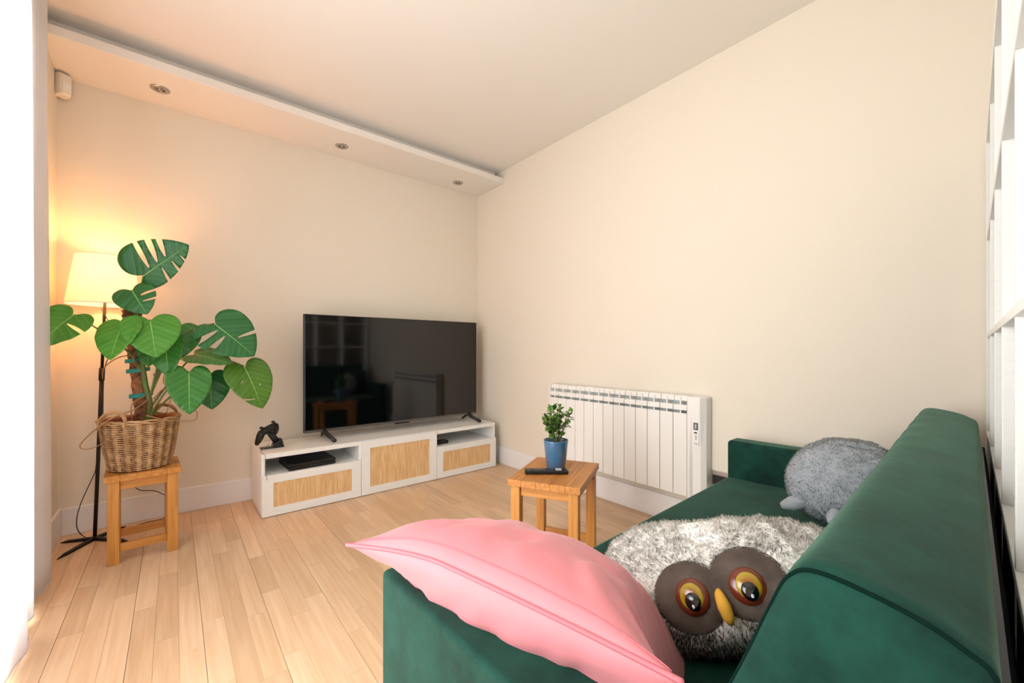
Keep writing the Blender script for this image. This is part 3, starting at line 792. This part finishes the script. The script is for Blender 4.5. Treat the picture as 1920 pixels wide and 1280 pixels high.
stalk((-2.415,-.53,.73), [(-2.34,-.53,.86), (-2.27,-.51,.96)], (-2.231,-.500,1.009))
stalk((-2.412,-.54,.70), [(-2.35,-.57,.82), (-2.29,-.59,.89)], (-2.258,-.598,.920))
stalk((-2.410,-.53,.69), [(-2.33,-.53,.79), (-2.24,-.51,.85)], (-2.167,-.498,.895))
stalk((-2.400,-.52,.90), [(-2.30,-.50,.985), (-2.12,-.52,.985)], (-2.006,-.548,.940), .006, .0035)
for rt in ([(-2.42,-.55,.78), (-2.47,-.60,.74), (-2.57,-.62,.69), (-2.65,-.64,.60), (-2.62,-.64,.575), (-2.54,-.63,.62), (-2.50,-.62,.70)],
           [(-2.40,-.56,.70), (-2.42,-.62,.705), (-2.33,-.64,.675), (-2.24,-.64,.665), (-2.225,-.65,.70), (-2.245,-.68,.74)],
           [(-2.44,-.53,1.00), (-2.52,-.54,1.00), (-2.58,-.53,.95), (-2.59,-.52,.89)],
           [(-2.455,-.53,1.06), (-2.475,-.56,.98), (-2.445,-.565,.92)],
           [(-2.40,-.54,.78), (-2.36,-.55,.83), (-2.33,-.56,.80), (-2.35,-.55,.70)],
           [(-2.43,-.55,.80), (-2.48,-.58,.76), (-2.475,-.59,.66)],
           [(-2.40,-.53,.90), (-2.35,-.53,.95), (-2.36,-.54,.86), (-2.30,-.56,.82)]):
    q = catmull(rt, 8); MB().tube(q, _interp([.0035, .0026, .0018], len(q)), 6).build('aerial_root', M_ROOT, mon, smooth=True, origin=PB)

# ------------------------------------------------------------------ blue pot with herb, remote
PO = Vector((-.850, -1.915, .4502))
pot = thing('flower_pot', 'glossy blue tapered flower pot on the oak side table', 'pot', PO)
MB().lathe([(0, 0), (.044, 0), (.047, .004), (.061, .132), (.0615, .136), (.059, .137), (.056, .132), (.053, .10)], 40).build('pot_wall', M_BLUE, pot, smooth=True)
MB().lathe([(0, .118), (.03, .120), (.0555, .116)], 24).build('soil', M_SOIL, pot, smooth=True)
hp = thing('herb_plant', 'small bushy green succulent herb growing in the blue pot', 'plant', PO + Vector((0, 0, .118)))
rh = random.Random(11)
def small_leaf(m):
    vs, fs = [], []
    for i_ in range(6):
        t_ = i_/5; w_ = .0145 * math.sin(math.pi * min(.04 + t_*.96, .985)) ** .75
        zz = -.012 * t_*t_ + .006*t_
        vs += [(-w_, .034*t_, zz + .002), (0, .034*t_, zz), (w_, .034*t_, zz + .002)]
    for i_ in range(5):
        a = 3*i_; fs += [(a,a+1,a+4,a+3),(a+1,a+2,a+5,a+4)]
    me = bpy.data.meshes.new('herb_leaf'); me.from_pydata(vs, [], fs); me.materials.append(m)
    for p in me.polygons: p.use_smooth = True
    return me
HL = [small_leaf(M_HERB), small_leaf(M_HERB2)]
for k in range(13):
    q = 2*math.pi*k/13 + rh.uniform(-.2,.2); rr = (.070 if k % 3 else .030) * rh.uniform(.8, 1.15); hz = (.105 + .06*rh.random()) * (1 if k % 3 else 1.12)
    tip = Vector((rr*math.cos(q), rr*math.sin(q), hz)); basep = Vector((.018*math.cos(q), .018*math.sin(q), 0))
    c = catmull([basep, basep.lerp(tip, .5) + Vector((0,0,.015)), tip], 6)
    MB().tube(c, .0022, 6).build('stem', M_STEM, hp, smooth=True)
    for j in range(12):
        p = c[min(len(c)-1, 3 + int((len(c)-4) * (j+1)/12))]
        az = rh.uniform(0, 2*math.pi); el = R(rh.uniform(-25, 45)) if j < 9 else R(rh.uniform(20, 75))
        o = bpy.data.objects.new('leaf', HL[rh.random() < .35]); COL.objects.link(o); o.parent = hp
        s_ = rh.uniform(.75, 1.2) * (.7 if j > 9 else 1)
        o.matrix_local = Matrix.Translation(p) @ Matrix.Rotation(az, 4, 'Z') @ Matrix.Rotation(el, 4, 'X') @ Matrix.Scale(s_, 4)
rc = thing('remote_control', 'black remote control on the oak side table', 'remote', (-.962, -1.962, .4502), R(-39.5))
MB().box((-.102, -.0225, .001), (.102, .0225, .019)).build('remote_body', M_BLACK, rc, bevel=.005, seg=3)
for a in range(9):
    for c in range(3):
        if a > 6: continue
        MB().box((-.090 + a*.019, -.0155 + c*.012, .0185), (-.078 + a*.019, -.0075 + c*.012, .0205)).build('button', M_LCD if (a + c) % 4 == 0 else M_NAVY, rc, bevel=.001)
for c in range(3): MB().box((.042, -.017 + c*.012, .0186), (.072, -.008 + c*.012, .0206)).build('button', M_LABEL, rc, bevel=.001)

# ------------------------------------------------------------------ sofa
SO = Vector((-1.990, -2.530, 0)); SA = R(2.3)
sofa = thing('sofa', 'dark green velvet sofa with bulky backrest', 'sofa', SO, SA)
SLn = 1.905
def soft(name, a, c, m, bev, par, seg=5): return MB().box(a, c).build(name, m, par, bevel=bev, seg=seg)
soft('arm', (0, -.80, .06), (.110, .0, .580), M_VELVET, .012, sofa)
soft('arm', (SLn - .110, -.80, .06), (SLn, .0, .585), M_VELVET, .018, sofa)
soft('seat', (.112, -.70, .205), (SLn - .112, -.002, .410), M_VELVET, .022, sofa)
soft('sofa_base', (.112, -.78, .06), (SLn - .112, -.012, .203), M_VELVET, .01, sofa)
for xx in (.05, SLn - .05):
    for yy in (-.05, -.75): MB().lathe([(0, 0), (.018, 0), (.022, .06), (0, .06)], 14, (xx, yy, 0)).build('foot', M_BLACK, sofa, smooth=True)
# backrest cushion, lofted from its cross-section
PRF = [(-.640,.40),(-.560,.395),(-.553,.45),(-.590,.56),(-.642,.69),(-.672,.772),(-.688,.808),(-.712,.821),(-.768,.813),(-.806,.798),(-.826,.775),(-.824,.68),(-.808,.50),(-.796,.40),(-.74,.395)]
prof = catmull([(0, a, c) for a, c in PRF], 5, closed=True)
cen = Vector((0, -.70, .60))
b = MB(); vs, fs = [], []
xs = []
x0b, x1b = .113, SLn - .113
ends = [(0.0, .0), (0.0, .5), (0.0, .93), (.004, .975), (.012, .995), (.03, 1.0)]
NXM = 46
rows = [(x0b + d, k) for d, k in ends] + [(x0b + .03 + (x1b - x0b - .06) * i_/NXM, 1.0) for i_ in range(1, NXM)] + [(x1b - d, k) for d, k in reversed(ends)]
for (xx, k) in rows:
    for p in prof:
        q = cen + (p - cen) * max(k, .002)
        if k == 1.0:
            nv = (p - cen).normalized()
            w_ = .004 * noise.noise(Vector((xx*2.2, p.y*9, p.z*9))) + .0022 * math.sin(xx*34 + p.y*22 + 2*noise.noise(Vector((xx*3, p.z*5, 1)))) * max(0, noise.noise(Vector((xx*1.7, p.y*4, 3)))) * 2
            q = q + nv * w_
        vs.append((xx, q.y, q.z))
n = len(prof)
for i_ in range(len(rows) - 1):
    for j in range(n): fs.append((i_*n+j, (i_+1)*n+j, (i_+1)*n+(j+1) % n, i_*n+(j+1) % n))
b.add(vs, fs)
br = b.build('backrest', M_VELVET, sofa, smooth=True)
for xe in (x0b + .006, x1b - .006):
    ring = [Vector((xe, (cen + (p - cen) * .985).y, (cen + (p - cen) * .985).z)) for p in prof]
    MB().tube(ring, .0022, 6, closed=True).build('seam', M_VSEAM, br, smooth=True)
soft('back_frame', (.14, -.842, .22), (SLn - .12, -.812, .700), M_NAVY, .006, sofa, 2)

# ------------------------------------------------------------------ bookcase behind the sofa
bc = thing('bookcase', 'tall white cube bookcase against the wall behind the sofa', 'bookcase', (-.022, -3.298, 0), SA)
BD, P, Q, CELL = .39, .038, .016, .335
WB = 2*P + 5*CELL + 4*Q
M_BOOK = M_LAM
def bb(name, a, c, m=M_BOOK): return box(name, a, c, m, bc, .0012)
bb('side_panel', (-P, -BD, 0), (0, 0, WB)); bb('side_panel', (-WB, -BD, 0), (-WB + P, 0, WB))
bb('top_panel', (-WB + P, -BD, WB - P), (-P, 0, WB)); bb('bottom_panel', (-WB + P, -BD, 0), (-P, 0, P))
for k in range(1, 5):
    z = P + k*CELL + (k-1)*Q
    bb('shelf', (-WB + P, -BD + .002, z), (-P, -.001, z + Q))
for k in range(1, 5):
    xx = -(P + k*CELL + (k-1)*Q)
    for j in range(5):
        z = P + j*(CELL + Q)
        bb('divider', (xx - Q, -BD + .002, z), (xx, -.002, z + CELL))
for k in range(0, 5):
    for j in range(2):
        if k == 0 and j == 1: continue
        xx = -(P + k*(CELL + Q)); z = P + j*(CELL + Q)
        bb('door_insert', (xx - CELL + .002, -.020, z + .002), (xx - .002, -.003, z + CELL - .002), M_NAVY)

# ------------------------------------------------------------------ pink pillow
def frame(c, e1, e2):
    e1 = Vector(e1).normalized(); e2 = Vector(e2); e2 = (e2 - e1 * e2.dot(e1)).normalized(); e3 = e1.cross(e2)
    return Matrix.Translation(Vector(c)) @ Matrix((e1, e2, e3)).transposed().to_4x4()
def pillow_grid(a, b_, th, n, pinch, wr, seed):
    def edge(u, v):
        # corners stay, middles of the sides draw in
        x = a * u * (1 - pinch * (1 - v*v) * abs(u)**3 * 0 - pinch * (1 - abs(v)**2.2))
        y = b_ * v * (1 - pinch * (1 - abs(u)**2.2))
        return x, y
    top, bot = [], []
    for i_ in range(n + 1):
        for j in range(n + 1):
            u = -1 + 2*i_/n; v = -1 + 2*j/n
            u_ = math.sin(u * math.pi/2) ; v_ = math.sin(v * math.pi/2)
            x, y = edge(u_, v_)
            t_ = th * (max(0, 1 - u_**2) ** .52) * (max(0, 1 - v_**2) ** .52)
            cr = noise.noise(Vector((u_*4 + seed, v_*4, 0))); dm = max(0, 1 - max(abs(u_), abs(v_))**6)
            rad_w = math.sin((u_*15 if abs(v_) > abs(u_) else v_*15) + 5*cr) * max(abs(u_), abs(v_))**2 * dm
            dr = -.035 * max(0, (-u_ - v_ - 1.35) / .65) ** 1.5 if seed == 5 else 0
            dr -= .075 * max(0, (u_ - .55) / .45) ** 1.6 * min(1, max(0, v_ + 1) / .5)
            top.append((x, y, dr + t_ + wr * (cr*.9 + rad_w) * dm)); bot.append((x, y, dr - t_ - wr * (cr*.7 - rad_w) * dm))
    return top, bot
def pillow_mesh(a, b_, th, n, pinch, wr, seed):
    top, bot = pillow_grid(a, b_, th, n, pinch, wr, seed); b = MB(); N1 = n + 1
    fs = [(i_*N1+j, (i_+1)*N1+j, (i_+1)*N1+j+1, i_*N1+j+1) for i_ in range(n) for j in range(n)]
    b.add(top, fs); b.add(bot, [tuple(reversed(f)) for f in fs])
    rim = [top[i_*N1] for i_ in range(N1)] + [top[n*N1+j] for j in range(1, N1)] + [top[i_*N1+n] for i_ in range(n-1, -1, -1)] + [top[j] for j in range(n-1, 0, -1)]
    return b, rim
PM = frame((-1.7536, -2.7597, .5480), (.3139, -.9460, -.0813), (.8115, .3117, -.4942))
pk = thing('pink_pillow', 'large pink satin pillow with piped seam leaning over the near sofa arm', 'pillow', PM.to_translation())
pk.rotation_euler = PM.to_euler()
b, rim = pillow_mesh(.290, .256, .112, 60, .125, .009, 5)
pb = b.build('cover', M_PINK, pk, smooth=True)
MB().tube([Vector(p) for p in rim], .0038, 8, closed=True).build('piping', M_PIPE, pk, smooth=True)
top_, _b = pillow_grid(.290, .256, .112, 60, .125, .009, 5)
def on_top(i_, j_): return Vector(top_[i_ * 61 + j_]) + Vector((0, 0, .0012))
MB().tube([on_top(k, 5) for k in range(6, 56)], .0012, 6).build('hem_seam', M_PIPE, pk, smooth=True)

# ------------------------------------------------------------------ fur helper
def fur(name, mt, par, pts, ln, wd, seed, curl=.6, lay=Vector((0,0,0))):
    """pts: list of (position, normal); thin two-segment tapering strands"""
    rr = random.Random(seed); b = MB(); vs, fs = [], []
    for (p, nrm) in pts:
        cl = noise.noise_vector(p * 38 + Vector((seed, 0, 0))); c2 = noise.noise_vector(p * 120)
        d = (nrm + cl * curl + c2 * .35 + lay + Vector((rr.uniform(-.2,.2), rr.uniform(-.2,.2), rr.uniform(-.2,.2)))).normalized()
        l_ = ln * rr.uniform(.65, 1.2)
        s = d.cross(Vector((rr.uniform(-1,1), rr.uniform(-1,1), rr.uniform(-1,1)))).normalized() * wd
        d2 = (d + cl * .9 - nrm * .35).normalized()
        m1 = p + d * l_ * .55; m2 = m1 + d2 * l_ * .5
        k = len(vs); vs += [p - s - nrm*.002, p + s - nrm*.002, m1 + s*.8, m1 - s*.8, m2]; fs += [(k,k+1,k+2,k+3), (k+3,k+2,k+4)]
    b.add(vs, fs); o = b.build(name, mt, par, smooth=True); o['kind'] = 'stuff'
    ns = []
    for (p, nrm) in pts:
        j = Vector((rr.uniform(-1,1), rr.uniform(-1,1), rr.uniform(-1,1))) * .25 + noise.noise_vector(p * 38 + Vector((seed, 0, 0))) * .35
        ns += [tuple((nrm + j).normalized())] * 5
    o.data.normals_split_custom_set_from_vertices(ns)
    return o

# ------------------------------------------------------------------ owl cushion
e_u = Vector((.455, -.814, .359)); e_v = Vector((.52, .57, .634))
OM = frame((-1.405, -2.955, .517), e_u, e_v)
owl = thing('owl_cushion', 'fluffy white plush owl cushion with big amber eyes on the sofa seat', 'plush toy', OM.to_translation()); owl.rotation_euler = OM.to_euler()
OA, OB, OC = .250, .118, .075
def owl_pt(th_, ph):
    """superellipsoid with a broad flat brow"""
    def sp(q, e): return math.copysign(abs(q) ** e, q)
    ct, stt = math.cos(th_), math.sin(th_); cp_, sp_ = math.cos(ph), math.sin(ph)
    x = OA * sp(ct, .62) * sp(cp_, .8); y = OB * sp(stt, .62) * sp(cp_, .8); z = OC * sp(sp_, .8)
    if y > 0: y *= 1.2
    y -= .13 * x * max(0, y) / OB
    if y < 0: x *= 1 - .10 * (-y/OB)
    k_ = 1 + .05 * noise.noise(Vector((x*30, y*30, z*30))) + .035 * noise.noise(Vector((x*75, y*75, z*75))) * (0 if z > .03 and y < .05 else 1)
    return Vector((x, y, z)) * k_
NT, NP = 120, 60
b = MB(); vs, fs = [], []
for i_ in range(NP + 1):
    ph = -math.pi/2 + math.pi * i_/NP
    for j in range(NT): vs.append(owl_pt(2*math.pi*j/NT, ph))
for i_ in range(NP):
    for j in range(NT): fs.append((i_*NT+j, i_*NT+(j+1) % NT, (i_+1)*NT+(j+1) % NT, (i_+1)*NT+j))
b.add(vs, fs); ob_ = b.build('plush_body', M_FURW, owl, smooth=True)
def owl_z(x, y):
    """front surface height at local (x, y)"""
    best = max((v for v in vs if v.z > 0), key=lambda v: -((v.x-x)**2 + (v.y-y)**2)); return best.z
EY = -.035; EX = .054
def zone(p):
    if p.z > 0:
        dl = math.hypot((p.x + .057)/.068, (p.y + .030)/.062); dr = math.hypot((p.x - .057)/.068, (p.y + .022)/.062)
        if dl < .97 or dr < .97: return 'patch'
        if p.y < -.045 + .15 * max(0, abs(p.x) - .12): return 'low'
    elif p.y < -.06: return 'low'
    return 'white'
ro = random.Random(21); PW, PD, PG = [], [], []
def surf_norm(th_, ph):
    e = 1e-3; p = owl_pt(th_, ph); a = owl_pt(th_ + e, ph) - p; c = owl_pt(th_, ph + e) - p
    n_ = a.cross(c); return p, (n_.normalized() if n_.length > 1e-12 else p.normalized())
cand = 0
while len(PW) < 30000 and cand < 200000:
    cand += 1
    # sample by faces, area weighted by rejection on the mesh quads
    f = fs[ro.randrange(len(fs))]; q = [Vector(vs[k]) for k in f]
    ar = (q[1]-q[0]).cross(q[3]-q[0]).length
    if ar < ro.random() * 5e-5: continue
    u, v = ro.random(), ro.random(); p = q[0]*(1-u)*(1-v) + q[1]*u*(1-v) + q[2]*u*v + q[3]*(1-u)*v
    nn = (q[1]-q[0]).cross(q[3]-q[0])
    if nn.length < 1e-9: continue
    nn.normalize()
    zt_ = zone(p)
    if zt_ == 'white': PW.append((p, nn))
    elif zt_ == 'low': (PG if ro.random() < .45 and p.y > -.11 else PD).append((p, nn))
fur('white_fur', M_FURS, ob_, PW, .0105, .0008, 3, 1.0)
fur('dark_fur', M_FURD, ob_, PD, .013, .0007, 4, .5, Vector((0,-.5,0)))
fur('grey_fur', M_FURM, ob_, PG, .014, .0007, 5, .5, Vector((0,-.5,0)))
# felt face patches, slightly proud of the body
for s, yo in ((-1, -.030), (1, -.022)):
    pv, pf = [(s*.057, yo, owl_z(s*.057, yo) + .006)], []
    NA = 40
    for ring_ in (.35, .7, .92, 1.04):
        for k in range(NA):
            q = 2*math.pi*k/NA; x_, y_ = s*.057 + .070*ring_*math.cos(q), yo + .064*ring_*math.sin(q)
            pv.append((x_, y_, owl_z(x_, y_) + (.007 - .006*(ring_ > 1))))
    for k in range(NA): pf.append((0, 1+k, 1+(k+1) % NA))
    for r_ in range(3):
        for k in range(NA): a = 1 + r_*NA; pf.append((a+k, a+NA+k, a+NA+(k+1) % NA, a+(k+1) % NA))
    MB().add(pv, pf).build('face_patch', M_PATCH, owl, smooth=True)
def dome(r, h_, n=32): return [(r, 0)] + [(r*math.cos(math.pi/2*k/6), h_*math.sin(math.pi/2*k/6)) for k in range(1, 7)]
for s in (-1, 1):
    ex, ey = s*EX + .002, EY + (.002 if s > 0 else -.002); ez = owl_z(ex, ey) + .006
    eye = MB().lathe(dome(.034, .012), 36).build('eye', M_EYER, owl, smooth=True); eye.location = (ex, ey, ez); eye.rotation_euler = (R(8), R(s*6), 0)
    iris = MB().lathe(dome(.0235, .0078), 32).build('iris', M_IRIS, eye, smooth=True); iris.location = (.001, -.001, .0068)
    iris.scale = (1, 1.05, 1)
    pu = MB().lathe(dome(.0155, .006), 28).build('pupil', M_EYEK, eye, smooth=True); pu.location = (.001 - s*.001, -.010, .0110); pu.scale = (1, 1.15, 1)
    gl = MB().lathe(dome(.0032, .0016), 14).build('glint', M_EYEW, eye, smooth=True); gl.location = (.001, -.019, .0150); gl.scale = (1, 1.6, 1)
bz = owl_z(0, -.06)
bk_ = catmull([(.001, -.030, bz + .006), (.001, -.045, bz + .017), (.003, -.066, bz + .021), (.004, -.084, bz + .015), (.004, -.092, bz + .006)], 5)
MB().tube(bk_, _interp([.003, .0095, .0125, .0105, .004], len(bk_)), 14).build('beak', M_BEAK, owl, smooth=True)
# ------------------------------------------------------------------ grey cushion by the far arm
GC = Vector((-.455, -2.985, .545))
gc = thing('grey_cushion', 'round grey fuzzy plush cushion at the far end of the sofa', 'cushion', GC)
gc.rotation_euler = (R(-8), R(12), R(20))
gv, gf = [], []
for i_ in range(61):
    ph = -math.pi/2 + math.pi*i_/60
    for j in range(112):
        th_ = 2*math.pi*j/112; d = Vector((math.cos(ph)*math.cos(th_), math.cos(ph)*math.sin(th_), math.sin(ph)))
        pole_ = Vector((-.45, -.62, .64)).normalized(); g_ = math.acos(max(-1, min(1, d.dot(pole_))))
        qa = pole_.orthogonal().normalized(); qb = pole_.cross(qa); psi = math.atan2(d.dot(qb), d.dot(qa))
        f_ = 1 + .035*noise.noise(d*3) - .075 * math.exp(-((g_ - .42)/.26)**2) * max(0, math.sin(8*psi + 2*g_))**2 + .012*noise.noise(d*9)
        gv.append(Vector((d.x*.125, d.y*.185, (d.z if d.z > 0 else d.z*.85)*.165)) * f_)
for i_ in range(60):
    for j in range(112): gf.append((i_*112+j, i_*112+(j+1) % 112, (i_+1)*112+(j+1) % 112, (i_+1)*112+j))
gb = MB().add(gv, gf).build('plush_body', M_GREY, gc, smooth=True)
gp_ = []
for k in range(26000):
    f = gf[ro.randrange(len(gf))]; q = [gv[a] for a in f]; nn = (q[1]-q[0]).cross(q[3]-q[0])
    if nn.length < ro.random()*3e-5: continue
    u, v = ro.random(), ro.random(); gp_.append((q[0]*(1-u)*(1-v) + q[1]*u*(1-v) + q[2]*u*v + q[3]*(1-u)*v, nn.normalized()))
fur('grey_fur', M_GREYS, gb, gp_[::2], .009, .0006, 8, .6, Vector((0,0,-.5)))
fur('pale_fur', M_GREYT, gb, gp_[1::2], .009, .0006, 9, .6, Vector((0,0,-.5)))
for (c0, c1) in (((-.03, .150, -.055), (-.045, .215, -.070)), ((-.10, .06, -.090), (-.135, .085, -.110))):
    MB().tube(catmull([c0, Vector(c0).lerp(Vector(c1), .5), c1], 5), _interp([.026, .024, .010], 11), 14).build('paw', M_GREY, gc, smooth=True)
